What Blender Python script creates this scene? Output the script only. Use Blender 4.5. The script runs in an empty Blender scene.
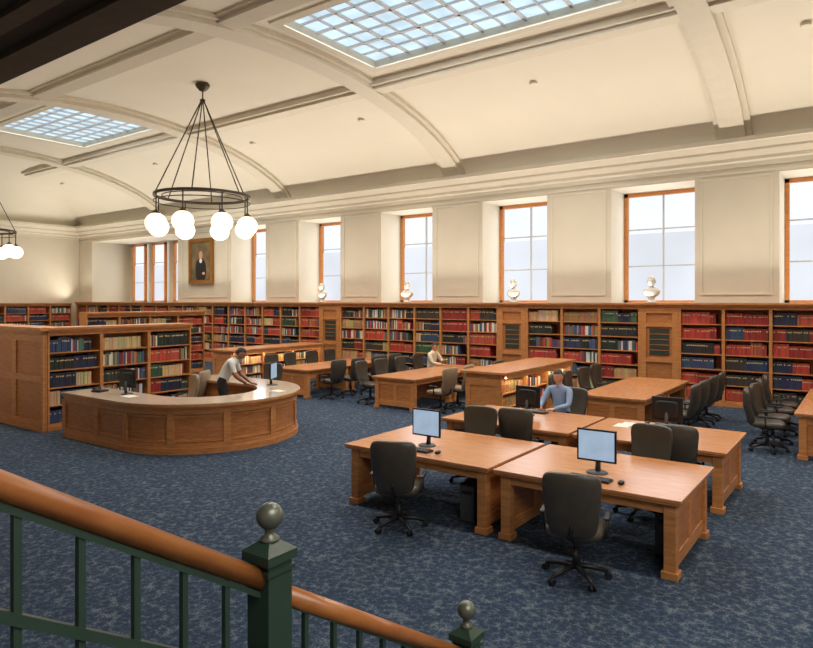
import bpy, math, random
from mathutils import Vector, Matrix
random.seed(7)
sc = bpy.context.scene
try:
    sc.view_settings.view_transform = 'Standard'
    sc.view_settings.look = 'None'
except Exception as e:
    print(e)

# ------------------------------------------------------------------ materials
def s2l(c):
    return tuple(((v/255.0)/12.92 if v/255.0 <= 0.04045 else ((v/255.0+0.055)/1.055)**2.4) for v in c)
def newmat(name):
    m = bpy.data.materials.new(name); m.use_nodes = True
    nt = m.node_tree; b = nt.nodes['Principled BSDF']
    return m, nt, b
def pmat(name, rgb, rough=0.6, metal=0.0, var=0.08, scale=6.0, bump=0.0, spec=0.5):
    m, nt, b = newmat(name)
    c = s2l(rgb)
    tc = nt.nodes.new('ShaderNodeTexCoord')
    n = nt.nodes.new('ShaderNodeTexNoise'); n.inputs['Scale'].default_value = scale
    n.inputs['Detail'].default_value = 3
    nt.links.new(tc.outputs['Object'], n.inputs['Vector'])
    r = nt.nodes.new('ShaderNodeValToRGB')
    r.color_ramp.elements[0].position = 0.3; r.color_ramp.elements[1].position = 0.7
    r.color_ramp.elements[0].color = (*[v*(1-var) for v in c], 1)
    r.color_ramp.elements[1].color = (*[min(1, v*(1+var)) for v in c], 1)
    nt.links.new(n.outputs['Fac'], r.inputs['Fac'])
    nt.links.new(r.outputs['Color'], b.inputs['Base Color'])
    b.inputs['Roughness'].default_value = rough
    b.inputs['Metallic'].default_value = metal
    b.inputs['Specular IOR Level'].default_value = spec
    if bump:
        bp = nt.nodes.new('ShaderNodeBump'); bp.inputs['Strength'].default_value = bump
        nt.links.new(n.outputs['Fac'], bp.inputs['Height']); nt.links.new(bp.outputs['Normal'], b.inputs['Normal'])
    return m
def wood(name, dark, light, rough=0.35, sc3=(2, 2, 14), axis=None):
    m, nt, b = newmat(name)
    tc = nt.nodes.new('ShaderNodeTexCoord'); mp = nt.nodes.new('ShaderNodeMapping')
    mp.inputs['Scale'].default_value = sc3
    nt.links.new(tc.outputs['Object'], mp.inputs['Vector'])
    n = nt.nodes.new('ShaderNodeTexNoise'); n.inputs['Scale'].default_value = 2.5
    n.inputs['Detail'].default_value = 5; n.inputs['Distortion'].default_value = 0.6
    nt.links.new(mp.outputs['Vector'], n.inputs['Vector'])
    r = nt.nodes.new('ShaderNodeValToRGB')
    r.color_ramp.elements[0].position = 0.3; r.color_ramp.elements[1].position = 0.75
    r.color_ramp.elements[0].color = (*s2l(dark), 1); r.color_ramp.elements[1].color = (*s2l(light), 1)
    nt.links.new(n.outputs['Fac'], r.inputs['Fac']); nt.links.new(r.outputs['Color'], b.inputs['Base Color'])
    b.inputs['Roughness'].default_value = rough
    return m
def emis(name, rgb, strength, var=0.0, scale=1.0, camcol=None):
    m = bpy.data.materials.new(name); m.use_nodes = True
    nt = m.node_tree; nt.nodes.clear()
    o = nt.nodes.new('ShaderNodeOutputMaterial'); e = nt.nodes.new('ShaderNodeEmission')
    c = s2l(rgb)
    e.inputs['Color'].default_value = (*c, 1); e.inputs['Strength'].default_value = strength
    if var:
        tc = nt.nodes.new('ShaderNodeTexCoord'); n = nt.nodes.new('ShaderNodeTexNoise')
        n.inputs['Scale'].default_value = scale
        nt.links.new(tc.outputs['Object'], n.inputs['Vector'])
        r = nt.nodes.new('ShaderNodeValToRGB')
        r.color_ramp.elements[0].position = 0.35; r.color_ramp.elements[1].position = 0.65
        r.color_ramp.elements[0].color = (*[v*(1-var) for v in c], 1); r.color_ramp.elements[1].color = (*c, 1)
        nt.links.new(n.outputs['Fac'], r.inputs['Fac']); nt.links.new(r.outputs['Color'], e.inputs['Color'])
    nt.links.new(e.outputs[0], o.inputs['Surface'])
    return m

M_WALL = pmat('wall_plaster', (212, 203, 184), 0.85, var=0.02, scale=1.5)
M_CEIL = pmat('ceiling_plaster', (230, 223, 206), 0.9, var=0.015, scale=1.0)
M_TRIM = pmat('trim_plaster', (218, 210, 192), 0.8, var=0.02)
M_DARK = pmat('soffit_shade_tone', (62, 50, 38), 0.8, var=0.1)  # dark brown puts the shade of the unlit soffit into its colour
M_DARK2 = pmat('soffit_trim_shade_tone', (88, 74, 56), 0.8, var=0.1)  # same shade put into the slightly lighter trim tone
M_WOOD = wood('honey_oak', (182, 116, 64), (214, 150, 92), 0.38)
M_WOODP = wood('honey_oak_panel', (168, 104, 56), (200, 134, 80), 0.4)
M_WOODT = wood('table_top_oak', (186, 122, 76), (212, 150, 100), 0.25, (1.5, 14, 2))
M_WOODH = wood('handrail_oak', (152, 90, 44), (184, 120, 66), 0.28, (14, 1.5, 2))
M_WINW = wood('window_oak', (218, 138, 72), (240, 168, 100), 0.45)
M_COUNTER = pmat('counter_stone', (194, 174, 154), 0.12, var=0.1, scale=25)
M_BLACK = pmat('black_plastic', (26, 27, 30), 0.45, var=0.1)
M_GREY = pmat('grey_plastic', (70, 72, 76), 0.5, var=0.1)
M_LEATH = pmat('chair_leather', (72, 66, 58), 0.34, var=0.12, scale=9)
M_LEATHT = pmat('chair_leather_tan', (150, 128, 104), 0.5, var=0.1, scale=9)
M_GREEN = pmat('green_painted_iron', (46, 66, 54), 0.4, var=0.08)
M_BALL = pmat('patina_metal', (112, 116, 104), 0.35, metal=0.5, var=0.12)
M_BRONZE = pmat('bronze', (74, 64, 50), 0.45, metal=0.5, var=0.1)
M_MARBLE = pmat('white_marble', (216, 212, 202), 0.5, var=0.05)
M_GRILLE = pmat('dark_grille', (52, 58, 48), 0.6, var=0.15)
M_WHITEF = pmat('window_mullion', (214, 216, 218), 0.6, var=0.03)
M_GOLD = pmat('gilt_frame', (150, 104, 48), 0.4, metal=0.4, var=0.15)
M_CANVAS = pmat('canvas_dark', (112, 94, 66), 0.6, var=0.4, scale=3)
M_CREAM = pmat('paper', (225, 222, 210), 0.8, var=0.03)
M_GLOBE = emis('globe_glass', (255, 234, 202), 2.6)
M_SKY1 = emis('window_daylight', (238, 244, 252), 1.2, 0.08, 0.5)
M_SKY2 = emis('window_shade', (230, 234, 242), 1.13, 0.13, 0.45)
M_SKYL = emis('skylight_glass', (196, 218, 232), 1.5, 0.25, 1.3)
M_TUBE = emis('shelf_lamp', (255, 236, 196), 34.0)
M_SCREEN = emis('monitor_screen', (186, 208, 232), 0.75, 0.12, 6)
M_FILL_DISC = emis('added_fill_disc', (255, 240, 215), 3.0)  # glowing disc for the added fill fixtures

def carpet():
    m, nt, b = newmat('blue_carpet')
    tc = nt.nodes.new('ShaderNodeTexCoord')
    v = nt.nodes.new('ShaderNodeTexVoronoi'); v.inputs['Scale'].default_value = 18.0
    nt.links.new(tc.outputs['Object'], v.inputs['Vector'])
    n = nt.nodes.new('ShaderNodeTexNoise'); n.inputs['Scale'].default_value = 55; n.inputs['Detail'].default_value = 4
    n.inputs['Distortion'].default_value = 0.5
    nt.links.new(tc.outputs['Object'], n.inputs['Vector'])
    mx = nt.nodes.new('ShaderNodeMath'); mx.operation = 'MULTIPLY_ADD'
    nt.links.new(v.outputs['Distance'], mx.inputs[0]); mx.inputs[1].default_value = 0.5
    nt.links.new(n.outputs['Fac'], mx.inputs[2])
    r = nt.nodes.new('ShaderNodeValToRGB')
    e = r.color_ramp.elements
    e[0].position = 0.55; e[0].color = (*s2l((40, 54, 74)), 1)
    e[1].position = 1.0; e[1].color = (*s2l((98, 108, 116)), 1)
    x = e.new(0.80); x.color = (*s2l((53, 67, 87)), 1)
    nt.links.new(mx.outputs[0], r.inputs['Fac']); nt.links.new(r.outputs['Color'], b.inputs['Base Color'])
    b.inputs['Roughness'].default_value = 0.95
    b.inputs['Specular IOR Level'].default_value = 0.15
    return m
M_CARPET = carpet()
def bookmat():
    m, nt, b = newmat('book_cloth')
    a = nt.nodes.new('ShaderNodeVertexColor'); a.layer_name = 'Col'
    nt.links.new(a.outputs['Color'], b.inputs['Base Color'])
    b.inputs['Roughness'].default_value = 0.6
    return m
M_BOOK = bookmat()

# ------------------------------------------------------------------ mesh builder
class MB:
    def __init__(s):
        s.v = []; s.f = []; s.m = []; s.sm = []; s.mats = []; s.col = []; s.cur = (1, 1, 1); s.T = None
    def mi(s, mat):
        if mat not in s.mats: s.mats.append(mat)
        return s.mats.index(mat)
    def add(s, vs, fs, mat, smooth=False):
        o = len(s.v); i = s.mi(mat)
        if s.T is not None: vs = [tuple(s.T @ Vector(p)) for p in vs]
        s.v += vs
        s.col += [s.cur]*len(vs)
        for f in fs:
            s.f.append(tuple(a+o for a in f)); s.m.append(i); s.sm.append(smooth)
    def box(s, x0, y0, z0, x1, y1, z1, mat):
        if x0 > x1: x0, x1 = x1, x0
        if y0 > y1: y0, y1 = y1, y0
        if z0 > z1: z0, z1 = z1, z0
        vs = [(x0,y0,z0),(x1,y0,z0),(x1,y1,z0),(x0,y1,z0),(x0,y0,z1),(x1,y0,z1),(x1,y1,z1),(x0,y1,z1)]
        s.add(vs, [(0,3,2,1),(4,5,6,7),(0,1,5,4),(1,2,6,5),(2,3,7,6),(3,0,4,7)], mat)
    def prism(s, pts, vec, mat):
        n = len(pts); vec = Vector(vec)
        vs = [tuple(p) for p in pts]+[tuple(Vector(p)+vec) for p in pts]
        fs = [(i, (i+1) % n, (i+1) % n+n, i+n) for i in range(n)]
        fs.append(tuple(range(n-1, -1, -1))); fs.append(tuple(range(n, 2*n)))
        s.add(vs, fs, mat)
    def tube(s, pts, rads, mat, seg=10, smooth=True, flat=1.0, upv=None):
        pts = [Vector(p) for p in pts]; vs = []; fs = []
        prev = None
        for i, p in enumerate(pts):
            a = pts[max(0, i-1)]; b = pts[min(len(pts)-1, i+1)]
            t = (b-a)
            t = t.normalized() if t.length > 1e-9 else Vector((0, 0, 1))
            if prev is None:
                u = Vector(upv) if upv else (Vector((0, 0, 1)) if abs(t.z) < .9 else Vector((1, 0, 0)))
            else: u = prev
            u = (u-t*u.dot(t)).normalized(); prev = u
            w = t.cross(u)
            for k in range(seg):
                an = 2*math.pi*(k+.5)/seg
                vs.append(tuple(p+(u*math.cos(an)*flat+w*math.sin(an))*rads[i]))
        n = len(pts)
        for i in range(n-1):
            for k in range(seg):
                fs.append((i*seg+k, i*seg+(k+1) % seg, (i+1)*seg+(k+1) % seg, (i+1)*seg+k))
        s.add(vs, fs, mat, smooth)
        o = len(s.v)-len(vs)
        for cap in (tuple(range(seg-1, -1, -1)), tuple((n-1)*seg+k for k in range(seg))):
            s.f.append(tuple(a+o for a in cap)); s.m.append(s.mi(mat)); s.sm.append(False)
    def cyl(s, p0, p1, r0, r1, mat, seg=14, smooth=True):
        s.tube([p0, p1], [r0, r1], mat, seg, smooth)
    def lathe(s, c, prof, mat, seg=20, smooth=True):
        vs = []; fs = []
        for r, z in prof:
            for k in range(seg):
                a = 2*math.pi*k/seg
                vs.append((c[0]+r*math.cos(a), c[1]+r*math.sin(a), c[2]+z))
        for i in range(len(prof)-1):
            for k in range(seg):
                fs.append((i*seg+k, i*seg+(k+1) % seg, (i+1)*seg+(k+1) % seg, (i+1)*seg+k))
        fs.append(tuple(range(seg-1, -1, -1))); fs.append(tuple((len(prof)-1)*seg+k for k in range(seg)))
        s.add(vs, fs, mat, smooth)
    def sell(s, c, r, mat, e1=1.0, e2=1.0, nu=16, nv=10, deform=None, smooth=True, R=None):
        def pw(v, e): return math.copysign(abs(v)**e, v)
        vs = []; fs = []
        for j in range(nv+1):
            b = -math.pi/2+math.pi*j/nv
            for k in range(nu):
                a = 2*math.pi*k/nu
                p = Vector((r[0]*pw(math.cos(b), e1)*pw(math.cos(a), e2), r[1]*pw(math.cos(b), e1)*pw(math.sin(a), e2), r[2]*pw(math.sin(b), e1)))
                if deform: p = Vector(deform(p))
                if R is not None: p = R @ p
                vs.append((c[0]+p.x, c[1]+p.y, c[2]+p.z))
        for j in range(nv):
            for k in range(nu):
                fs.append((j*nu+k, j*nu+(k+1) % nu, (j+1)*nu+(k+1) % nu, (j+1)*nu+k))
        s.add(vs, fs, mat, smooth)
    def mesh(s, name):
        me = bpy.data.meshes.new(name); me.from_pydata(s.v, [], s.f)
        for m in s.mats: me.materials.append(m)
        me.polygons.foreach_set('material_index', s.m); me.polygons.foreach_set('use_smooth', s.sm)
        return me
    def obj(s, name, loc=(0, 0, 0), rot=0.0, parent=None, bevel=0.0, color=False):
        me = s.mesh(name)
        if color:
            ca = me.color_attributes.new(name='Col', type='FLOAT_COLOR', domain='POINT')
            flat = []
            for c in s.col: flat += [c[0], c[1], c[2], 1]
            ca.data.foreach_set('color', flat)
        me.update()
        return place(me, name, loc, rot, parent, bevel)
def place(me, name, loc=(0, 0, 0), rot=0.0, parent=None, bevel=0.0):
    o = bpy.data.objects.new(name, me); sc.collection.objects.link(o)
    o.location = loc; o.rotation_euler = (0, 0, math.radians(rot))
    if parent: o.parent = parent
    if bevel:
        b = o.modifiers.new('bevel', 'BEVEL'); b.width = bevel; b.segments = 2; b.limit_method = 'ANGLE'
    return o
def empty(name, loc=(0, 0, 0), rot=0.0):
    o = bpy.data.objects.new(name, None); sc.collection.objects.link(o)
    o.location = loc; o.rotation_euler = (0, 0, math.radians(rot)); o.empty_display_size = .2
    return o
def arealight(name, loc, sx, sy, power, col, rot=(0, 0, 0), spread=180):
    l = bpy.data.lights.new(name, 'AREA'); l.shape = 'RECTANGLE'; l.size = sx; l.size_y = sy
    l.energy = power; l.color = col; l.spread = math.radians(spread)
    o = bpy.data.objects.new(name, l); sc.collection.objects.link(o); o.location = loc; o.rotation_euler = rot
    return o

# ------------------------------------------------------------------ room dims
XL, XR = -34.2, 6.0
YS, YN = 3.9, 17.5
YC, HW, ZS, RISE = 10.7, 6.8, 6.42, 1.93
def vz(x, y):
    z = ZS+RISE*max(0, 1-((y-YC)/HW)**2)**.62
    cx = 6.8-(x-XL)
    if cx > 0: z = min(z, ZS+RISE*max(0, 1-(cx/6.8)**2)**.62)
    return z
b = MB(); b.box(XL-.3, -5, -.1, XR+.3, 20, 0, M_CARPET); b.obj('floor')

# ceiling vault with skylight openings
SK = [(-9.8, -3.8), (-23.6, -19.2)]
SY0, SY1 = 9.2, 12.25
xs = [XL+6.8*(1-math.cos(i*math.pi/2/12)) for i in range(13)]
x = xs[-1]
while x < XR: x += 0.9; xs.append(min(x, XR))
for a, c in SK: xs += [a, c]
xs = sorted(set(round(v, 3) for v in xs))
ys = [YC-HW*math.cos(i*math.pi/28) for i in range(29)]+[SY0, SY1]
ys = sorted(set(round(v, 3) for v in ys))
b = MB(); vs = [(x, y, vz(x, y)) for x in xs for y in ys]; fs = []
ny = len(ys)
for i in range(len(xs)-1):
    for j in range(ny-1):
        mx, my = (xs[i]+xs[i+1])/2, (ys[j]+ys[j+1])/2
        if SY0 < my < SY1 and any(a < mx < c for a, c in SK): continue
        fs.append((i*ny+j, i*ny+j+1, (i+1)*ny+j+1, (i+1)*ny+j))
b.add(vs, fs, M_CEIL, True)
b.obj('ceiling')
def rib(name, xc, w, dep, y0=YS+.05, y1=YN-.05, n=36):
    b = MB(); vs = []; fs = []
    for i in range(n+1):
        th = math.pi*i/n
        y = (y0+y1)/2-(y1-y0)/2*math.cos(th); z = vz(xc, y)
        for (ww, dd) in ((w/2, -.1), (w/2, dep*.5), (w/2-.13, dep*.5), (w/2-.13, dep), (-(w/2-.13), dep), (-(w/2-.13), dep*.5), (-w/2, dep*.5), (-w/2, -.1)):
            vs.append((xc+ww, y, z-dd))
    for i in range(n):
        for k in range(8): fs.append((i*8+k, i*8+(k+1) % 8, (i+1)*8+(k+1) % 8, (i+1)*8+k))
    b.add(vs, fs, M_TRIM); b.obj(name)
ti = 1
for xc in (-26.7, -18.5, -10.7, -2.7, 5.2):
    rib('trim_%d' % ti, xc, .8, .2); ti += 1
for yb in (13.15, 8.25):
    b = MB(); sg = 1 if yb > YC else -1; z = vz(0, yb+sg*.33); xa = XL+4.2
    b.box(xa, yb-.33, z-.05, XR, yb+.33, z+.3, M_TRIM)
    b.box(xa, yb-.2, z-.12, XR, yb+.2, z-.05, M_TRIM)
    b.obj('trim_%d' % ti); ti += 1
for n, (a, c) in enumerate(SK):
    b = MB(); zt = 8.43
    b.box(a, SY0, zt, c, SY1, zt+.04, M_SKYL)
    zc = vz(0, SY0)
    for (p, q, r_, t) in ((a-.2, SY0-.2, c+.2, SY0), (a-.2, SY1, c+.2, SY1+.2), (a-.2, SY0, a, SY1), (c, SY0, c+.2, SY1)):
        b.box(p, q, zc-.06, r_, t, zt+.05, M_TRIM)
    nx = round((c-a)/.5); dx = (c-a)/nx
    for i in range(1, nx):
        w = .034 if i % 2 == 0 else .016
        b.box(a+i*dx-w, SY0, zt-.05, a+i*dx+w, SY1, zt, M_WHITEF)
    nyy = 6; dy = (SY1-SY0)/nyy
    for i in range(1, nyy):
        w = .034 if i % 2 == 0 else .016
        b.box(a, SY0+i*dy-w, zt-.05, c, SY0+i*dy+w, zt, M_WHITEF)
    b.obj('skylight')
    l = arealight('skylight_lamp', ((a+c)/2, (SY0+SY1)/2, zc-.02), c-a-.1, SY1-SY0-.1, 300*(c-a)/6, (.92, .96, 1.0))

# ------------------------------------------------------------------ north wall with windows
WIN = [(-3.61-4.0*i-2.13, -3.61-4.0*i) for i in (-2, -1, 0, 1, 2, 3, 4)]
WIN = sorted(WIN)
SILL, HEAD = 2.5, 5.62
b = MB()
WD = 1.2
b.box(XL-.3, YN, 0, XR+.3, YN+WD+.25, SILL, M_WALL)
ALC = (-32.9, -25.46)
cuts = [ALC]+WIN
x = XL-.3
for a, c in cuts:
    b.box(x, YN, SILL, a, YN+WD+.25, HEAD, M_WALL); x = min(c, XR+.3)
if x < XR+.3: b.box(x, YN, SILL, XR+.3, YN+WD+.25, HEAD, M_WALL)
b.box(XL-.3, YN, HEAD, XR+.3, YN+WD+.25, 8.6, M_WALL)
YB = YN+WD+.25
b.box(ALC[0]-.3, YB, SILL-.2, ALC[0], 19.6, HEAD+.3, M_WALL)
b.box(ALC[1], YB, SILL-.2, ALC[1]+.3, 19.6, HEAD+.3, M_WALL)
b.box(ALC[0], YB, HEAD, ALC[1], 19.6, HEAD+.3, M_WALL)
b.box(ALC[0], YB, SILL-.2, ALC[1], 19.6, SILL, M_WALL)
b.box(ALC[0]-.3, 19.6, SILL-.2, ALC[1]+.3, 19.8, HEAD+.3, M_WALL)
b.obj('wall_north')
wn = 1
def window(a, c, y, z0, z1, cols=2, rows=3):
    global wn
    b = MB()
    b.box(a, y+.08, z0, c, y+.1, z1, M_SKY1)
    zs = z0+(z1-z0)*.63
    b.box(a+.05, y+.045, z0, c-.05, y+.06, zs, M_SKY2)
    f = .1
    b.box(a, y-.06, z0, a+f, y+.08, z1, M_WINW); b.box(c-f, y-.06, z0, c, y+.08, z1, M_WINW)
    b.box(a, y-.06, z1-f, c, y+.08, z1, M_WINW); b.box(a, y-.06, z0, c, y+.08, z0+.07, M_WINW)
    for i in range(1, cols):
        x = a+(c-a)*i/cols; b.box(x-.02, y, z0, x+.02, y+.07, z1, M_WHITEF)
    for i in range(1, rows):
        z = z0+(z1-z0)*i/rows; b.box(a+f, y+.005, z-.016, c-f, y+.07, z+.016, M_WHITEF)
    b.obj('window_%d' % wn); wn += 1
    arealight('window_daylight_lamp', ((a+c)/2, y-.1, (z0+z1)/2), c-a-.2, z1-z0-.2, 33*(c-a)/2.1, (.96, .98, 1.0), (-math.pi/2, 0, 0))
for a, c in WIN:
    if a > 5.9: continue
    window(a+.003, min(c, 6.2)-.003, YN+WD, SILL, HEAD-.003)
for a, c in ((-32.3, -31.1), (-30.5, -29.3), (-28.6, -27.4)):
    window(a, c, 19.45, SILL+.003, HEAD-.05, 1, 3)
b = MB()
def frame(b, x0, x1, z0, z1, y, w=.05, d=.03, mat=M_TRIM):
    b.box(x0, y-d, z0, x1, y, z0+w, mat); b.box(x0, y-d, z1-w, x1, y, z1, mat)
    b.box(x0, y-d, z0+w, x0+w, y, z1-w, mat); b.box(x1-w, y-d, z0+w, x1, y, z1-w, mat)
edges = sorted(WIN)
for i in range(len(edges)-1):
    x0, x1 = edges[i][1], edges[i+1][0]
    frame(b, x0+.14, x1-.14, SILL+.2, HEAD-.02, YN, .04, .025)
frame(b, -25.2, -21.95, SILL+.2, HEAD-.02, YN)
b.box(XL, YN-.02, 5.66, XR, YN, 5.72, M_TRIM)
b.obj('trim_%d' % ti); ti += 1
prof = [(0, 5.82), (.05, 5.82), (.05, 5.92), (.1, 5.96), (.1, 6.04), (.14, 6.04), (.24, 6.16), (.24, 6.22), (.3, 6.22), (.4, 6.34), (.44, 6.36), (.44, 6.46), (0, 6.46)]
b = MB(); b.prism([(XL, YN-o, z) for o, z in prof], (XR-XL, 0, 0), M_TRIM); b.obj('trim_%d' % ti); ti += 1
b = MB(); b.prism([(XL+o, YS, z) for o, z in prof], (0, YN-YS, 0), M_TRIM); b.obj('trim_%d' % ti); ti += 1
b = MB(); b.prism([(XL, YS+o, z) for o, z in prof], (XR-XL, 0, 0), M_TRIM); b.obj('trim_%d' % ti); ti += 1
b = MB(); b.box(XL-.3, YS-.4, 0, XL, YN, 8.6, M_WALL); b.obj('wall_west')
b = MB(); b.box(XR, -5, 0, XR+.3, YN, 8.6, M_WALL); b.obj('wall_east')
b = MB()
b.box(XL, YS-.4, 0, -12.5, YS, 5.55, M_WALL)
b.box(XL, YS-.4, 5.55, XR, YS, 8.6, M_DARK2)
b.obj('wall_south')
b = MB()
b.box(-12.5, -5, 5.62, XR, YS-.4, 5.8, M_DARK)
for y in (3.1, 2.2, 1.0, -1): b.box(-12.5, y-.1, 5.56, XR, y+.1, 5.63, M_DARK2)
b.obj('ceiling_stair_hall')
b = MB(); b.box(-12.8, -5, 0, -12.5, YS-.4, 5.8, M_WALL); b.obj('wall_stair_hall')
b = MB(); b.box(-12.8, -5.3, 0, XR+.3, -5, 5.8, M_WALL); b.obj('wall_back')

# ------------------------------------------------------------------ bookcases
PAL = {'red': [(178, 60, 52), (190, 72, 58), (150, 46, 44), (180, 84, 64)],
       'navy': [(50, 60, 92), (58, 76, 108), (44, 48, 72)],
       'black': [(46, 46, 48), (64, 60, 52), (40, 46, 44)],
       'tan': [(194, 154, 106), (212, 182, 136), (168, 124, 84)],
       'green': [(56, 88, 68), (72, 102, 78), (50, 74, 60)],
       'mix': [(200, 76, 62), (80, 104, 140), (222, 212, 188), (66, 66, 68), (176, 140, 88), (88, 120, 94), (150, 56, 56), (230, 226, 212), (56, 78, 116)]}
PAL = {k: [s2l(c) for c in v] for k, v in PAL.items()}
def fill_shelf(b, x0, x1, y0, z0, h, depth, scheme):
    x = x0+.01; key = random.choice(scheme); run = random.randint(6, 22)
    bh = h*random.uniform(.72, .9); col = random.choice(PAL[key]); bw = random.uniform(.032, .05)
    end = x1-.01-(random.uniform(0, .25) if random.random() < .35 else 0)
    while True:
        run -= 1
        if run <= 0:
            key = random.choice(scheme); run = random.randint(5, 20)
            bh = h*random.uniform(.66, .9); col = random.choice(PAL[key]); bw = random.uniform(.028, .052)
        w = bw*(random.uniform(.7, 1.3) if key == 'mix' else 1)
        if x+w > end: break
        c = random.choice(PAL[key]) if key == 'mix' else tuple(v*random.uniform(.7, 1.3) for v in col)
        hh = bh*(random.uniform(.85, 1.02) if key == 'mix' else random.uniform(.96, 1.01)); hh = min(hh, h*.95)
        yy = y0+random.uniform(.0, .015)
        b.cur = c; b.box(x, yy, z0, x+w-.004, y0+depth, z0+hh, M_BOOK)
        if key != 'mix' and random.random() < .75:
            b.cur = s2l((206, 180, 128)); b.box(x+.003, yy-.002, z0+hh*.70, x+w-.007, yy, z0+hh*.8, M_BOOK)
        x += w
def bookcase_parts(c, k, segs, depth, H, rows, base=.14, corn=.16, back=True, scheme=None, yo=0.0, flip=False):
    """front faces -Y local. segs = list of (x0,x1,type)"""
    X0, X1 = segs[0][0], segs[-1][1]
    top = H-corn
    c.box(X0, yo+.02, 0, X1, yo+depth, base, M_WOOD)
    c.box(X0, yo, 0, X1, yo+.03, base-.04, M_WOOD)
    c.box(X0, yo+.0, top, X1, yo+depth, H-.09, M_WOOD)
    c.box(X0-.0, yo-.05, H-.09, X1, yo+depth, H-.045, M_WOOD)
    c.box(X0-.0, yo-.09, H-.045, X1, yo+depth, H, M_WOOD)
    c.box(X0, yo+depth-.03, base, X1, yo+depth, top, M_WOODP)
    done = set()
    for (a, d, t) in segs:
        for xx in (a, d):
            key = round(xx, 2)
            if key in done: continue
            done.add(key)
            xa = max(X0, xx-.035); xb = min(X1, xx+.035)
            c.box(xa, yo, base, xb, yo+depth-.03, top, M_WOOD)
        if t == 'b':
            h = (top-base)/rows
            for r in range(rows):
                z = base+h*r
                if r: c.box(a+.035, yo+.02, z-.012, d-.035, yo+depth-.03, z+.012, M_WOOD)
                sch = scheme if scheme else random.choice([['red', 'red', 'navy'], ['navy', 'black', 'red'], ['tan', 'red', 'black'], ['green', 'navy', 'tan'], ['mix', 'red', 'black'], ['red', 'mix'], ['black', 'navy', 'mix'], ['tan', 'mix', 'red']])
                fill_shelf(k, a+.04, d-.04, yo+.05, z+.012, h-.02, depth-.1, sch)
        else:
            c.box(a+.035, yo+.03, base, d-.035, yo+.1, top, M_WOODP)
            w = d-a
            c.box(a+.035, yo-.01, base, a+.17, yo+.03, top, M_WOOD); c.box(d-.17, yo-.01, base, d-.035, yo+.03, top, M_WOOD)
            for z in (base, base+.85, top-.45, top-.1): c.box(a+.17, yo-.01, z, d-.17, yo+.03, z+.1, M_WOOD)
            c.box(a+.25, yo+.015, base+1.02, d-.25, yo+.028, top-.5, M_GRILLE)
            for i in range(1, 5):
                z = base+1.02+(top-.5-base-1.02)*i/5
                c.box(a+.25, yo+.005, z-.008, d-.25, yo+.016, z+.008, M_WOODP)
def mk_bookcase(name, loc, rot, segs, depth, H, rows, **kw):
    e = empty(name, loc, rot); c = MB(); k = MB()
    bookcase_parts(c, k, segs, depth, H, rows, **kw)
    c.obj('carcass', parent=e); k.obj('books', parent=e, color=True)
    return e
def segs_for(x0, x1, n): return [(x0+(x1-x0)*i/n, x0+(x1-x0)*(i+1)/n, 'b') for i in range(n)]
def wallcase(x0, segs, **kw):
    mk_bookcase('wall_bookcase', (0, 17.02, 0), 0, segs, .47, 2.5, 6, **kw)
wallcase(0, segs_for(-33.6, -27.5, 6))
wallcase(0, segs_for(-27.5, -16.2, 11))
wallcase(0, [(-16.2, -15.2, 'p')]+segs_for(-15.2, -12, 3))
wallcase(0, segs_for(-12, -8.97, 3)+[(-8.97, -8.03, 'p')])
wallcase(0, segs_for(-8.03, -4.85, 3)+[(-4.85, -3.87, 'p')])
wallcase(0, segs_for(-3.87, 1.13, 5), scheme=['red', 'red', 'black', 'navy', 'red'])
wallcase(0, segs_for(1.13, 5.9, 5))
mk_bookcase('wall_bookcase', (XL+.55, 4.2, 0), 90, segs_for(0, 12.6, 12), .5, 2.45, 6)
mk_bookcase('tall_bookcase', (-12.97, 6.02, 0), 90, segs_for(0, 3.25, 3), .45, 2.03, 5, scheme=['mix', 'black', 'red', 'tan', 'green', 'navy', 'mix'])
b = MB()
def panel_wall(b, x0, x1, y, H, n, d=.45):
    b.box(x0, y+.03, 0, x1, y+d, H-.1, M_WOODP)
    b.box(x0, y-.01, 0, x1, y+.03, .2, M_WOOD); b.box(x0, y, H-.28, x1, y+.03, H-.12, M_WOOD)
    b.box(x0, y-.05, H-.12, x1, y+d, H-.06, M_WOOD); b.box(x0, y-.09, H-.06, x1+.09, y+d, H+.004, M_WOOD)
    for i in range(n+1):
        x = x0+(x1-x0)*i/n; b.box(max(x0, x-.09), y, .2, min(x1, x+.09), y+.03, H-.28, M_WOOD)
    for i in range(n):
        xa = x0+(x1-x0)*i/n+.09; xb = x0+(x1-x0)*(i+1)/n-.09
        b.box(max(xa, x0), y+.002, .95, min(xb, x1), y+.03, 1.08, M_WOOD)
panel_wall(b, -18.0, -12.97, 5.93, 2.03, 4, .08)
b.box(-18, 6.01, 0, -13.43, 6.46, 2.03, M_WOODP)
b.obj('paneled_partition')
mk_bookcase('tall_bookcase', (-19.5, 10.2, 0), 90, segs_for(0, 4.3, 4), .45, 2.2, 6)
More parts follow.
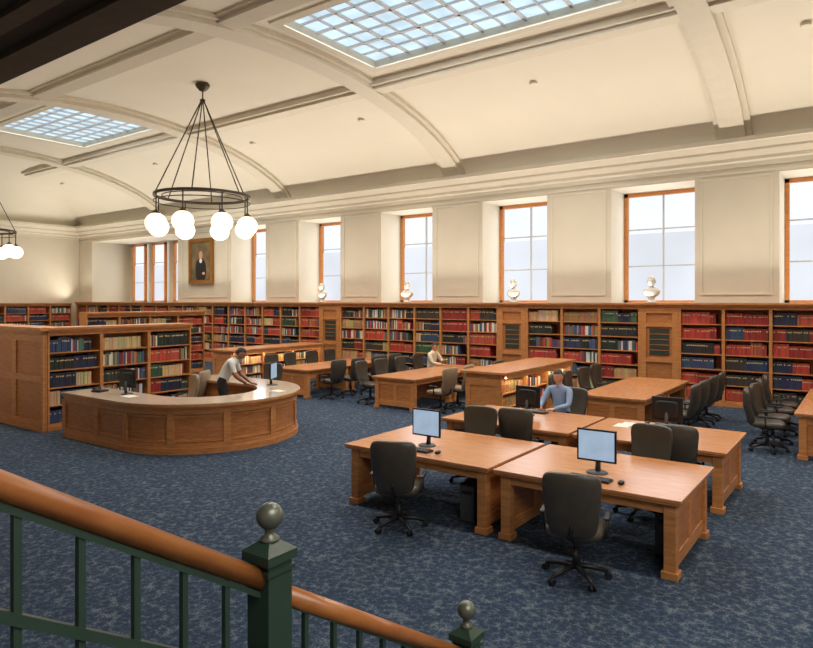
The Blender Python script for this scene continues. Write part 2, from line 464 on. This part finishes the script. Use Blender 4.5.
def island(x1, y0, y1, H=1.1, W=.8):
    e = empty('island_bookcase', (x1, y0, 0), 90); c = MB(); k = MB(); L = y1-y0
    bookcase_parts(c, k, segs_for(.055, L-.055, 3), W/2, H, 3, base=.12, corn=.12, scheme=['mix', 'tan', 'mix'])
    c.box(.03, W/2+.002, 0, L-.03, W-.03, H-.08, M_WOODP)
    for X in (0, L-.05):
        c.box(X, -.01, 0, X+.05, W-.005, H-.0, M_WOOD)
    xo = -.02
    c.box(xo, 0, 0, -.001, .12, H-.1, M_WOOD); c.box(xo, W-.12, 0, -.001, W-.006, H-.1, M_WOOD)
    c.box(xo, .12, 0, -.001, W-.12, .16, M_WOOD); c.box(xo, .12, H-.24, -.001, W-.12, H-.1, M_WOOD)
    c.box(-.09, -.14, H+.002, L+.09, W+.09, H+.045, M_WOODT)
    c.box(.05, -.12, H-.10, L-.05, -.10, H+.0, M_WOOD)
    c.box(.1, -.095, H-.085, L-.1, -.065, H-.07, M_TUBE)
    c.obj('carcass', parent=e); k.obj('books', parent=e, color=True)
island(-5.88, 11.3, 14.8)
island(-14.8, 11.9, 15.6)

# ------------------------------------------------------------------ curved service desk
def service_desk():
    path = []
    R = 1.75; cx, cy = -10.4, 7.75
    x = -12.3
    n1 = 5
    for i in range(n1): path.append(((x+(cx-x)*i/n1), cy-R, 0, -1))
    N = 36
    for i in range(N+1):
        a = -math.pi/2+math.pi*i/N
        path.append((cx+R*math.cos(a), cy+R*math.sin(a), math.cos(a), math.sin(a)))
    for i in range(1, n1+1): path.append((cx+(x-cx)*i/n1, cy+R, 0, 1))
    b = MB()
    def strip(o0, o1, z0, z1, mat, i0=0, i1=None):
        P = path[i0:(i1 if i1 is not None else len(path)-1)+1]
        vs = []; fs = []
        for (px, py, nx, ny) in P:
            for o, z in ((o0, z0), (o0, z1), (o1, z1), (o1, z0)): vs.append((px+nx*o, py+ny*o, z))
        m = len(P)
        for i in range(m-1):
            for k in range(4): fs.append((i*4+k, i*4+(k+1) % 4, (i+1)*4+(k+1) % 4, (i+1)*4+k))
        fs.append((3, 2, 1, 0)); fs.append(((m-1)*4, (m-1)*4+1, (m-1)*4+2, (m-1)*4+3))
        b.add(vs, fs, mat)
    strip(-.03, -.7, .0, .8, M_WOODP)
    strip(.02, -.05, 0, .1, M_WOOD); strip(.0, -.05, .1, .18, M_WOOD)
    strip(.0, -.05, .66, .78, M_WOOD); strip(.025, -.05, .75, .79, M_WOOD)
    strip(.06, -.77, .79, .83, M_WOOD)
    strip(.055, -.765, .83, .842, M_COUNTER)
    L = len(path)-1
    stops = [0, 3, 5+1, 5+7, 5+13, 5+19, 5+25, 5+31, L-3, L]
    for s in stops:
        px, py, nx, ny = path[s]; t = Vector((-ny, nx, 0)); nn = Vector((nx, ny, 0)); p = Vector((px, py, 0))
        q = [p-t*.06-nn*.05, p+t*.06-nn*.05, p+t*.06+nn*.004, p-t*.06+nn*.004]
        b.prism([(v.x, v.y, .14) for v in q], (0, 0, .56), M_WOOD)
    for s0, s1 in zip(stops[:-1], stops[1:]):
        strip(-.015, -.05, .2, .235, M_WOOD, s0, s1); strip(-.015, -.05, .61, .645, M_WOOD, s0, s1)
    b.obj('service_desk')
service_desk()

# ------------------------------------------------------------------ tables
def table_mesh(L, W, name='reading_table'):
    b = MB(); H = .75
    b.box(-L/2, -W/2, H-.035, L/2, W/2, H, M_WOODT)
    b.box(-L/2+.015, -W/2+.015, H-.06, L/2-.015, W/2-.015, H-.035, M_WOOD)
    for s in (-1, 1):
        b.box(-L/2+.12, s*(W/2-.1)-.015, H-.16, L/2-.12, s*(W/2-.1)+.015, H-.06, M_WOOD)
    for s in (-1, 1):
        xo = s*(L/2-.06); xi = s*(L/2-.17)
        for t in (-1, 1):
            b.box(xi, t*(W/2-.06), 0.06, xo, t*(W/2-.17), H-.06, M_WOOD)
            b.box(xi-s*.02, t*(W/2-.04), 0, xo+s*.02, t*(W/2-.19), .07, M_WOOD)
        xm = s*(L/2-.115)
        b.box(xm-.02, -W/2+.17, .1, xm+.02, W/2-.17, H-.06, M_WOODP)
        b.box(xm-.035, -W/2+.17, .07, xm+.035, W/2-.17, .2, M_WOOD)
        b.box(xm-.035, -W/2+.17, H-.19, xm+.035, W/2-.17, H-.06, M_WOOD)
        b.box(xm-.035, -.05, .2, xm+.035, .05, H-.19, M_WOOD)
    return b
TM = {}
def table(x0, x1, y0, y1):
    along_x = (x1-x0) >= (y1-y0)
    L, W = (x1-x0, y1-y0) if along_x else (y1-y0, x1-x0)
    key = (round(L, 2), round(W, 2))
    if key not in TM:
        me = table_mesh(L, W).mesh('reading_table'); TM[key] = me
    place(TM[key], 'reading_table', ((x0+x1)/2, (y0+y1)/2, 0), 0 if along_x else 90, bevel=.006)
table(-5.38, -3.33, 6.1, 7.6)
table(-3.27, -1.37, 6.1, 7.6)
table(-5.38, -3.33, 8.35, 9.85)
table(-3.27, -1.37, 8.35, 9.85)
for xc in (-3.95, -.35, -9.08, -12.5):
    table(xc-.64, xc+.64, 12.0, 13.75)
    table(xc-.64, xc+.64, 13.79, 15.54)

# ------------------------------------------------------------------ chairs
def chair_mesh(leather, name):
    b = MB()
    for i in range(5):
        a = math.radians(90+72*i)
        dx, dy = math.cos(a), math.sin(a)
        b.tube([(0, 0, .12), (dx*.15, dy*.15, .105), (dx*.29, dy*.29, .072)], [.03, .024, .017], M_BLACK, 8)
        px, py = -dy, dx
        for s in (-1, 1):
            b.cyl((dx*.3+px*.008*s, dy*.3+py*.008*s, .03), (dx*.3+px*.028*s, dy*.3+py*.028*s, .03), .03, .03, M_BLACK, 12)
        b.cyl((dx*.29, dy*.29, .03), (dx*.29, dy*.29, .08), .012, .012, M_BLACK, 8)
    b.cyl((0, 0, .09), (0, 0, .28), .032, .03, M_BLACK); b.cyl((0, 0, .28), (0, 0, .41), .02, .02, M_GREY)
    b.sell((0, 0, .405), (.15, .13, .025), M_BLACK, .4, .5)
    b.sell((0, .02, .455), (.26, .25, .055), leather, .45, .45, 28, 10, deform=lambda p: (p.x, p.y, p.z-.25*max(0, p.y-.12)**1.5+.2*p.x*p.x))
    def bd(p):
        t = (p.z+.3)/.6
        sx = .80+.22*t
        return (p.x*sx, p.y-.10*t+.8*p.x*p.x-.05*math.sin(math.pi*t), p.z)
    b.sell((0, -.225, .745), (.268, .042, .295), leather, .35, .5, 30, 14, deform=bd)
    b.tube([(0, -.05, .40), (0, -.2, .40), (0, -.29, .46), (0, -.31, .62)], [.022]*4, M_BLACK, 8, flat=.5)
    for s in (-1, 1):
        b.tube([(s*.2, -.02, .41), (s*.275, -.02, .43), (s*.285, -.03, .60)], [.014, .014, .014], M_BLACK, 8)
        b.sell((s*.285, -.02, .615), (.026, .13, .014), M_BLACK, .5, .5, 14, 6)
    return b.mesh(name)
CH = chair_mesh(M_LEATH, 'office_chair'); CHT = chair_mesh(M_LEATHT, 'office_chair_tan')
def chair(x, y, rot, tan=False):   # rot 0 = sitter faces +Y
    place(CHT if tan else CH, 'office_chair', (x, y, 0), rot)
chair(-4.3, 5.8, 24); chair(-2.2, 5.7, 14)
chair(-4.5, 7.80, 186); chair(-2.2, 7.82, 172)
chair(-4.1, 8.52, 8); chair(-1.95, 8.55, 6)
chair(-4.22, 10.5, 172)
for i, y in enumerate((12.45, 13.2, 14.1, 14.9)):
    chair(-1.42, y, -90+random.uniform(-8, 8))
    chair(-2.86, y+.1, 90+random.uniform(-8, 8))
    chair(-5.02, y+.1, -90+random.uniform(-8, 8))
    chair(-11.42, y, 90+random.uniform(-8, 8))
    chair(-13.55, y+.1, -90+random.uniform(-8, 8))
    if i < 2: chair(-8.0, y-.05, 90+random.uniform(-8, 8), True)
    if i < 3: chair(-10.12, y, -90+random.uniform(-8, 8))
chair(-10.2, 15.05, -90)
chair(-7.95, 14.6, 90)
chair(-11.35, 7.85, 160, True); chair(-12.0, 8.6, 120, True); chair(-11.7, 10.5, 200)

# ------------------------------------------------------------------ computers
def monitor_mesh():
    b = MB()
    b.lathe((0, 0.02, 0), [(.11, 0), (.11, .008), (.095, .016)], M_GREY, 24)
    b.tube([(0, .05, .01), (0, .06, .12), (0, .035, .24)], [.03, .025, .025], M_GREY, 10)
    b.box(-.205, -.005, .12, .205, .02, .455, M_BLACK)
    b.sell((0, .025, .285), (.16, .03, .12), M_BLACK, .4, .4)
    b.box(-.187, -.008, .14, .187, -.004, .437, M_SCREEN)
    return b.mesh('computer_monitor')
MM = monitor_mesh()
def keyboard_mesh():
    b = MB(); b.box(-.22, -.075, 0, .22, .075, .018, M_BLACK)
    for r in range(5):
        for c in range(15): b.box(-.21+c*.028, -.066+r*.027, .018, -.21+c*.028+.024, -.066+r*.027+.022, .025, M_GREY)
    return b.mesh('keyboard')
KM = keyboard_mesh()
def mouse_mesh():
    b = MB(); b.sell((0, 0, .015), (.03, .05, .018), M_BLACK, .8, .8); return b.mesh('computer_mouse')
MO = mouse_mesh()
def computer(x, y, z, rot, mrot=None):
    place(MM, 'computer_monitor', (x, y, z), rot if mrot is None else mrot)
    R = Matrix.Rotation(math.radians(rot), 3, 'Z')
    p = R @ Vector((.02, -.27, 0)); place(KM, 'keyboard', (x+p.x, y+p.y, z), rot)
    p = R @ Vector((.34, -.26, 0)); place(MO, 'computer_mouse', (x+p.x, y+p.y, z+.003), rot)
computer(-4.47, 6.6, .75, 0, 0); computer(-2.32, 6.6, .75, 0, 2)
computer(-4.38, 9.34, .75, 180); computer(-2.3, 9.42, .75, 180)
place(MM, 'computer_monitor', (-11.05, 6.55, .842), 190); place(MM, 'computer_monitor', (-9.85, 9.0, .842), 120)
b = MB(); b.box(-.1, -.11, 0, .1, .11, .035, M_BLACK); b.tube([(-.07, -.09, .06), (-.07, 0, .075), (-.07, .09, .06)], [.025, .018, .025], M_BLACK, 8); b.box(-.02, -.07, .035, .08, .05, .045, M_GREY)
b.obj('desk_telephone', (-11.75, 6.4, .842), 20)
def tower(x, y):
    b = MB(); b.box(-.1, -.22, 0, .1, .22, .44, M_BLACK); b.box(-.09, -.232, .02, .09, -.22, .42, M_GREY); b.box(-.07, -.236, .33, .07, -.232, .37, M_BLACK)
    b.obj('computer_tower', (x, y, 0), 0, bevel=.005)
tower(-3.75, 6.6); tower(-1.65, 6.9); tower(-3.7, 9.1)
b = MB()
for i, (x, y, r) in enumerate(((-3.0, 9.2, 0), (-2.95, 9.35, 1), )):
    b.box(x, y, .751+.001*i, x+.21, y+.28, .753+.001*i, M_CREAM)
b.obj('loose_papers')
b = MB(); b.box(-10.9, 6.3, .843, -10.6, 6.5, .847, M_CREAM); b.obj('loose_papers')
b = MB(); b.box(-9.2, 8.3, .843, -8.95, 8.5, .851, M_CREAM); b.obj('loose_papers')

# ------------------------------------------------------------------ chandeliers
def chandelier(cx, cy, ring_z=5.33, R=1.22):
    b = MB(); ct = vz(cx, cy)
    b.lathe((cx, cy, ct-.16), [(.03, -.06), (.09, -.04), (.17, .05), (.19, .1), (.15, .17)], M_BRONZE)
    b.lathe((cx, cy, ct-.5), [(.02, -.02), (.07, 0), (.07, .06), (.02, .09)], M_BRONZE)
    b.cyl((cx, cy, ct-.45), (cx, cy, ct-.15), .018, .018, M_BRONZE, 8)
    def torus(rr, z, h, t):
        vs = []; fs = []; n = 56
        for i in range(n):
            a = 2*math.pi*i/n
            for (dr, dz) in ((-t, -h), (t, -h), (t, h), (-t, h)): vs.append((cx+(rr+dr)*math.cos(a), cy+(rr+dr)*math.sin(a), z+dz))
        for i in range(n):
            for k in range(4): fs.append((i*4+k, i*4+(k+1) % 4, ((i+1) % n)*4+(k+1) % 4, ((i+1) % n)*4+k))
        b.add(vs, fs, M_BRONZE)
    torus(R, ring_z, .035, .02); torus(R, ring_z-.16, .012, .012); torus(R-.2, ring_z-.02, .012, .012)
    for i in range(6):
        a = math.pi*2*i/6+.2
        b.cyl((cx+.04*math.cos(a), cy+.04*math.sin(a), ct-.48), (cx+R*math.cos(a), cy+R*math.sin(a), ring_z), .016, .016, M_BRONZE, 8)
    base = math.radians(53.5)
    for i in range(8):
        a = base+math.radians(22.5+45*i)
        gx, gy = cx+R*math.cos(a), cy+R*math.sin(a)
        b.lathe((gx, gy, ring_z-.56), [(.09, 0), (.1, .03), (.03, .09), (.018, .12), (.018, .55)], M_BRONZE, 12)
        b.sell((gx, gy, ring_z-.8), (.27, .27, .26), M_GLOBE, 1, 1, 22, 14)
    b.obj('chandelier')
chandelier(-14.4, 10.65); chandelier(-28.5, 10.65)

# ------------------------------------------------------------------ head / people
def make_head(b, T, skin, hair, eye, lip, longhair=False):
    old = b.T; b.T = T
    def f(p):
        x, y, z = p   # x = left, y = forward
        if z < 0:
            t = min(1, -z/.115); x *= 1-.32*t*t; y = y*(1-.22*t) + .012*t
        if y > 0:
            y += .024*math.exp(-((x/.013)**2+((z+.016)/.022)**2))
            y += .006*math.exp(-((x/.05)**2+((z-.03)/.012)**2))
            for s in (-1, 1): y -= .010*math.exp(-(((x-s*.032)/.018)**2+((z-.01)/.014)**2))
            y += .007*math.exp(-((x/.024)**2+((z+.052)/.012)**2))
            y += .010*math.exp(-((x/.03)**2+((z+.092)/.018)**2))
        return (x, y, z)
    b.sell((0, 0, 0), (.076, .096, .116), skin, .9, 1, 36, 30, deform=f)
    for s in (-1, 1):
        b.sell((s*.031, .0765, .009), (.012, .010, .006), M_MARBLE, 1, 1, 10, 8)
        b.sell((s*.031, .0835, .009), (.0052, .004, .0052), eye, 1, 1, 8, 6)
        b.sell((s*.077, -.005, -.005), (.010, .020, .032), skin, .9, .9, 12, 10)
        b.sell((s*.032, .088, .029), (.016, .005, .0035), hair, 1, 1, 8, 6)
    b.sell((0, .090, -.053), (.022, .006, .007), lip, 1, 1, 12, 8)
    nu, nv = 48, 36; vs = []; fs = []
    for j in range(nv+1):
        be = -math.pi/2+math.pi*j/nv
        for k in range(nu):
            a = 2*math.pi*k/nu
            w = 1+.015*math.sin(a*9)*math.cos(be)
            cb = math.cos(be)**.88 if math.cos(be) > 0 else 0
            vs.append((.081*cb*math.cos(a)*w, .103*cb*math.sin(a)*w-.005, .123*math.sin(be)+.002))
    for j in range(nv):
        for k in range(nu):
            idx = (j*nu+k, j*nu+(k+1) % nu, (j+1)*nu+(k+1) % nu, (j+1)*nu+k)
            cy = sum(vs[i][1] for i in idx)/4; cz = sum(vs[i][2] for i in idx)/4
            lim = -.045+max(0, min(1, (cy+.05)/.07))*.105
            if longhair and cy < .03: lim = -.11
            if cz > lim: fs.append(idx)
    b.add(vs, fs, hair, True)
    b.T = old
def hand(b, w, d, n, side, mat):
    """wrist w, direction d, palm-normal(up) n; thumb on the inner side"""
    w = Vector(w); d = Vector(d).normalized(); n = Vector(n); n = (n-d*n.dot(d)).normalized(); l = d.cross(n)*side
    R = Matrix((l, d, n)).transposed()
    b.sell(w+d*.045, (.040, .055, .016), mat, .8, .7, 16, 10, R=R)
    for i, (o, L) in enumerate(((.030, .068), (.010, .078), (-.010, .072), (-.029, .056))):
        p0 = w+d*.085+l*o; p1 = p0+d*L*.45+l*o*.1+n*.004; p2 = p1+d*L*.33-n*.012; p3 = p2+d*L*.22-n*.014
        b.tube([p0-d*.02, p0, p1, p2, p3], [.0095, .0095, .0088, .008, .0055], mat, 8)
    t0 = w+d*.03+l*.03; t1 = t0+l*.022+d*.028-n*.004; t2 = t1+d*.03+l*.006-n*.004
    b.tube([t0, t1, t2, t2+d*.012], [.013, .0115, .0095, .006], mat, 8)
def person(name, loc, rot, J, shirt, pants, skin, hair, head_T, sleeve='long', longhair=False):
    """local: x=left(+), y=forward, z up. rot 0 faces +Y"""
    J = dict(J)
    for s in ('l', 'r'):
        J['cl'+s] = tuple(Vector(J['chest']).lerp(Vector(J['sh'+s]), .62)+Vector((0, 0, .03)))
    names = ['pelvis', 'waist', 'chest', 'neckb', 'neck', 'cll', 'clr',
             'shl', 'ell', 'wrl', 'shr', 'elr', 'wrr', 'hpl', 'knl', 'anl', 'tol', 'hpr', 'knr', 'anr', 'tor']
    rad = dict(pelvis=.135, waist=.125, chest=.135, neckb=.075, neck=.052, cll=.085, clr=.085,
               shl=.068, ell=.048, wrl=.030, shr=.068, elr=.048, wrr=.030, hpl=.092, knl=.064, anl=.042, tol=.038, hpr=.092, knr=.064, anr=.042, tor=.038)
    E = [('pelvis', 'waist'), ('waist', 'chest'), ('chest', 'neckb'), ('neckb', 'neck'), ('chest', 'cll'), ('cll', 'shl'), ('shl', 'ell'), ('ell', 'wrl'),
         ('chest', 'clr'), ('clr', 'shr'), ('shr', 'elr'), ('elr', 'wrr'), ('pelvis', 'hpl'), ('hpl', 'knl'), ('knl', 'anl'), ('anl', 'tol'),
         ('pelvis', 'hpr'), ('hpr', 'knr'), ('knr', 'anr'), ('anr', 'tor')]
    me = bpy.data.meshes.new('tmp'); me.from_pydata([J[n] for n in names], [(names.index(a), names.index(c)) for a, c in E], [])
    o = bpy.data.objects.new('tmp', me); sc.collection.objects.link(o)
    o.modifiers.new('skin', 'SKIN')
    sv = me.skin_vertices[0].data
    for i, n in enumerate(names):
        sv[i].radius = (rad[n], rad[n]); sv[i].use_root = (i == 0)
    ss = o.modifiers.new('ss', 'SUBSURF'); ss.levels = 2; ss.render_levels = 2
    bpy.context.view_layer.update()
    em = bpy.data.meshes.new_from_object(o.evaluated_get(bpy.context.evaluated_depsgraph_get()))
    bpy.data.objects.remove(o)
    V = [tuple(v.co) for v in em.vertices]
    def segd(p, a, c):
        a = Vector(a); c = Vector(c); t = max(0, min(1, (p-a).dot(c-a)/max(1e-9, (c-a).length_squared)))
        return (p-(a+(c-a)*t)).length, t
    b = MB(); b.v += V; b.col += [(1, 1, 1)]*len(V)
    for pl in em.polygons:
        c = pl.center; best = None
        for (a, d) in E:
            q, t = segd(c, J[a], J[d]); q -= rad[d]*.5
            if best is None or q < best[0]: best = (q, a, d, t)
        a, d, t = best[1:]
        if d in ('hpl', 'hpr', 'knl', 'knr') or a in ('knl', 'knr'): m = pants
        elif d in ('tol', 'tor'): m = M_BLACK
        elif a == 'neckb': m = skin
        elif a == 'pelvis' and t < .25: m = pants
        elif sleeve == 'short' and (a in ('ell', 'elr') or (a in ('shl', 'shr') and t > .75)): m = skin
        elif a in ('ell', 'elr') and t > .93: m = skin
        else: m = shirt
        b.f.append(tuple(pl.vertices)); b.m.append(b.mi(m)); b.sm.append(True)
    make_head(b, head_T, skin, hair, M_BLACK, M_LIP)
    nb = Vector(J['neckb']); nk = Vector(J['neck'])
    b.tube([nb, nb+(nk-nb)*.45], [.075, .062], shirt, 16)
    b.tube([nb+(nk-nb)*.3, nk+(nk-nb)*.5], [.055, .05], skin, 16)
    for s, e, w in ((1, 'ell', 'wrl'), (-1, 'elr', 'wrr')):
        d = Vector(J[w])-Vector(J[e]); d.z *= .3
        hand(b, Vector(J[w]), d, (0, 0, 1), s, skin)
    return b.obj(name, loc, rot)
M_SKIN = pmat('skin', (206, 152, 122), .55, var=.04); M_SKIN2 = pmat('skin_deep', (150, 104, 80), .55, var=.04)
M_LIP = pmat('lip', (170, 96, 84), .5, var=.04)
M_HAIRD = pmat('hair_black', (28, 24, 22), .6, var=.2, scale=60); M_HAIRB = pmat('hair_brown', (74, 52, 36), .6, var=.2, scale=60)
M_SH1 = pmat('shirt_white', (214, 214, 208), .8, var=.05, bump=.1); M_SH2 = pmat('shirt_blue', (140, 162, 196), .8, var=.06, bump=.1)
M_SH3 = pmat('shirt_cream', (224, 210, 184), .8, var=.05, bump=.1); M_PANT = pmat('trousers_dark', (34, 34, 40), .8); M_JEAN = pmat('trousers_denim', (44, 56, 82), .8)
def headT(c, pitch=0, yaw=0, s=1.0):
    return Matrix.Translation(Vector(c)) @ Matrix.Rotation(math.radians(yaw), 4, 'Z') @ Matrix.Rotation(math.radians(-pitch), 4, 'X') @ Matrix.Scale(s, 4)
SIT = dict(pelvis=(0, 0, .60), waist=(0, .02, .78), chest=(0, .05, .96), neckb=(0, .07, 1.12), neck=(0, .09, 1.18),
           shl=(.19, .06, 1.07), ell=(.25, .2, .84), wrl=(.13, .46, .80), shr=(-.19, .06, 1.07), elr=(-.25, .2, .84), wrr=(-.13, .46, .80),
           hpl=(.1, .03, .585), knl=(.13, .44, .56), anl=(.13, .42, .10), tol=(.14, .56, .05), hpr=(-.1, .03, .585), knr=(-.13, .44, .56), anr=(-.12, .45, .10), tor=(-.13, .59, .05))
person('seated_man', (-4.22, 10.3, 0), 172, SIT, M_SH2, M_JEAN, M_SKIN, M_HAIRB, headT((0, .115, 1.285), 12, 4))
S2 = dict(SIT); S2.update(elr=(-.22, .24, .84), wrr=(-.06, .42, .92), wrl=(.14, .44, .80))
person('seated_reader', (-10.02, 15.05, 0), -90, S2, M_SH3, M_PANT, M_SKIN, M_HAIRB, headT((0, .13, 1.28), 25, -10))
ST = dict(pelvis=(0, -.05, .93), waist=(0, .02, 1.09), chest=(0, .13, 1.25), neckb=(0, .23, 1.37), neck=(0, .27, 1.42),
          shl=(.19, .18, 1.33), ell=(.23, .26, 1.06), wrl=(.14, .47, .895), shr=(-.19, .18, 1.33), elr=(-.23, .28, 1.06), wrr=(-.12, .50, .89),
          hpl=(.09, -.05, .90), knl=(.1, .02, .50), anl=(.1, -.05, .09), tol=(.12, .1, .045), hpr=(-.09, -.05, .90), knr=(-.11, .0, .5), anr=(-.12, -.12, .09), tor=(-.14, .03, .045))
person('standing_librarian', (-10.55, 8.32, 0), -50, ST, M_SH1, M_PANT, M_SKIN2, M_HAIRD, headT((0, .33, 1.49), 32, 0), sleeve='short')
# ------------------------------------------------------------------ busts
def bust(x, rot=0):
    b = MB(); z = 0
    b.lathe((0, 0, 0), [(.13, 0), (.13, .03), (.09, .05), (.07, .1), (.1, .14), (.1, .16)], M_MARBLE, 20)
    b.sell((0, 0, .27), (.22, .12, .14), M_MARBLE, .9, .8, 24, 14, deform=lambda p: (p.x*(1-.25*max(0, -p.z)/.14), p.y+.01, p.z))
    b.tube([(0, .0, .34), (0, .01, .45)], [.075, .06], M_MARBLE, 14)
    make_head(b, headT((0, .025, .55), 0, 0, 1.2), M_MARBLE, M_MARBLE, M_MARBLE, M_MARBLE)
    b.obj('marble_bust', (x, 17.22, 2.503), 180+rot)
for x, r in ((-4.6, 12), (-8.54, -14), (-12.42, 8), (-16.25, -10)): bust(x, r)
# ------------------------------------------------------------------ painting
b = MB(); x0, x1, z0, z1, y = -24.5, -22.85, 3.3, 5.28, YN-.04
b.box(x0+.1, y-.05, z0+.1, x1-.1, y-.04, z1-.1, M_CANVAS)
frame(b, x0, x1, z0, z1, y, .14, .09, M_GOLD); frame(b, x0+.12, x1-.12, z0+.12, z1-.12, y, .05, .07, M_GOLD)
xc = (x0+x1)/2
b.sell((xc, y-.052, 4.55), (.13, .004, .18), M_SKIN, 1, 1, 18, 12); b.sell((xc, y-.051, 3.9), (.38, .004, .5), M_BLACK, .8, .8, 18, 12)
b.sell((xc, y-.053, 4.3), (.1, .004, .1), M_CREAM, 1, 1, 12, 8); b.sell((xc+.2, y-.054, 3.75), (.1, .004, .06), M_SKIN, 1, 1, 12, 8)
b.obj('framed_portrait')

# ------------------------------------------------------------------ stairs and balustrade
X0 = -1.58; Y1, Y2 = 1.427, 2.68; SL = .634
b = MB()
for n in range(1, 11):
    yt = 2.6-.27*n
    b.box(X0+.08, yt, 0, 1.7, yt+.27, .17*n, M_CARPET)
b.box(X0+.08, -4.9, 0, 1.7, -.1, 1.7, M_CARPET)
b.obj('staircase')
e = empty('stair_railing', (0, 0, 0))
def rz(y): return 1.625-SL*(y-Y1)
b = MB()
b.prism([(X0-.03, 2.6, 0), (X0-.03, 2.6, .06), (X0-.03, -.1, .06+2.7*SL), (X0-.03, -.1, 0)], (.06, 0, 0), M_GREEN)
b.obj('stringer', parent=e)
b = MB()
b.tube([(X0, -.6, rz(-.6)), (X0, Y1-.04, rz(Y1-.04)+.01)], [.036, .036], M_WOODH, 20, flat=.9)
b.tube([(X0, Y1+.04, rz(Y1+.04)-.01), (X0, Y2-.04, rz(Y2-.04))], [.036, .036], M_WOODH, 20, flat=.9)
b.obj('handrail', parent=e)
b = MB()
def slat(y0, y1, dz, h, w):
    b.prism([(X0-w, y0, rz(y0)+dz), (X0-w, y1, rz(y1)+dz), (X0-w, y1, rz(y1)+dz+h), (X0-w, y0, rz(y0)+dz+h)], (2*w, 0, 0), M_GREEN)
slat(-.6, Y1-.05, -.05, .02, .014); slat(Y1+.05, Y2-.05, -.05, .02, .014)
slat(-.6, Y1-.05, -.30, .03, .016)
y = Y1-.175
while y > -.6: b.box(X0-.009, y-.009, max(.0, rz(y)-.95), X0+.009, y+.009, rz(y)-.03, M_GREEN); y -= .147
y = Y1+.16
while y < Y2-.08: b.box(X0-.009, y-.009, max(0, rz(y)-.95), X0+.009, y+.009, rz(y)-.03, M_GREEN); y += .145
def newel(y, top, bot):
    w = .05
    b.box(X0-w, y-w, bot, X0+w, y+w, top-.18, M_GREEN)
    b.box(X0-w-.008, y-w-.008, top-.215, X0+w+.008, y+w+.008, top-.2, M_GREEN)
    b.box(X0-w-.013, y-w-.013, top-.18, X0+w+.013, y+w+.013, top-.15, M_GREEN)
    a = w+.013; t = .02
    vs = [(X0-a, y-a, top-.15), (X0+a, y-a, top-.15), (X0+a, y+a, top-.15), (X0-a, y+a, top-.15), (X0-t, y-t, top-.118), (X0+t, y-t, top-.118), (X0+t, y+t, top-.118), (X0-t, y+t, top-.118)]
    b.add(vs, [(0, 1, 5, 4), (1, 2, 6, 5), (2, 3, 7, 6), (3, 0, 4, 7), (4, 5, 6, 7)], M_GREEN)
    b.lathe((X0, y, top-.125), [(.03, 0), (.032, .012), (.018, .022), (.016, .035), (.02, .045)], M_BALL, 20)
    b.sell((X0, y, top-.043), (.044, .044, .044), M_BALL, 1, 1, 28, 18)
newel(Y1, 1.895, 0); newel(Y2, 1.10, 0)
b.obj('balustrade', parent=e)

# ------------------------------------------------------------------ lights
for i in range(4):
    arealight('cove_uplight', (XL+5+i*10, 17.0, 2.55), 9.4, .2, 215, (1.0, .92, .79), (math.pi+math.radians(30), 0, 0), 130)
for x in (-30, -26.7+4, -17, -12.2, -6.7, -1, 3.5):  # fixtures and spots added as fill over the tables
    for y in (6.0, 14.6):
        z = vz(x, y)
        b = MB(); b.lathe((x, y, z-.05), [(.07, .0), (.1, 0), (.1, .08)], M_TRIM, 16); b.lathe((x, y, z-.047), [(.065, 0), (.065, .004)], M_FILL_DISC, 16)
        b.obj('added_fill_fixture')
        l = bpy.data.lights.new('added_fill_spot', 'SPOT'); l.energy = 570; l.spot_size = math.radians(130); l.spot_blend = .8; l.color = (1, .91, .78); l.shadow_soft_size = .3
        o = bpy.data.objects.new('added_fill_spot', l); sc.collection.objects.link(o); o.location = (x, y, z-.12)
arealight('stair_hall_added_fill', (2.5, 0.5, 5.5), 4, 4, 320, (1, .95, .88))  # added fill lamp, out of view under the hall ceiling

w = bpy.data.worlds.new('World'); sc.world = w; w.use_nodes = True
w.node_tree.nodes['Background'].inputs['Color'].default_value = (.7, .8, 1, 1)
w.node_tree.nodes['Background'].inputs['Strength'].default_value = .6

# ------------------------------------------------------------------ camera
cd = bpy.data.cameras.new('camera'); cam = bpy.data.objects.new('camera', cd); sc.collection.objects.link(cam)
cam.location = (0, 0, 2.55); cam.rotation_euler = (math.pi/2, 0, math.radians(35.87))
cd.sensor_width = 36; cd.lens = 36*641/813; cd.shift_y = -23/813; cd.clip_start = .05; cd.clip_end = 200
sc.camera = cam
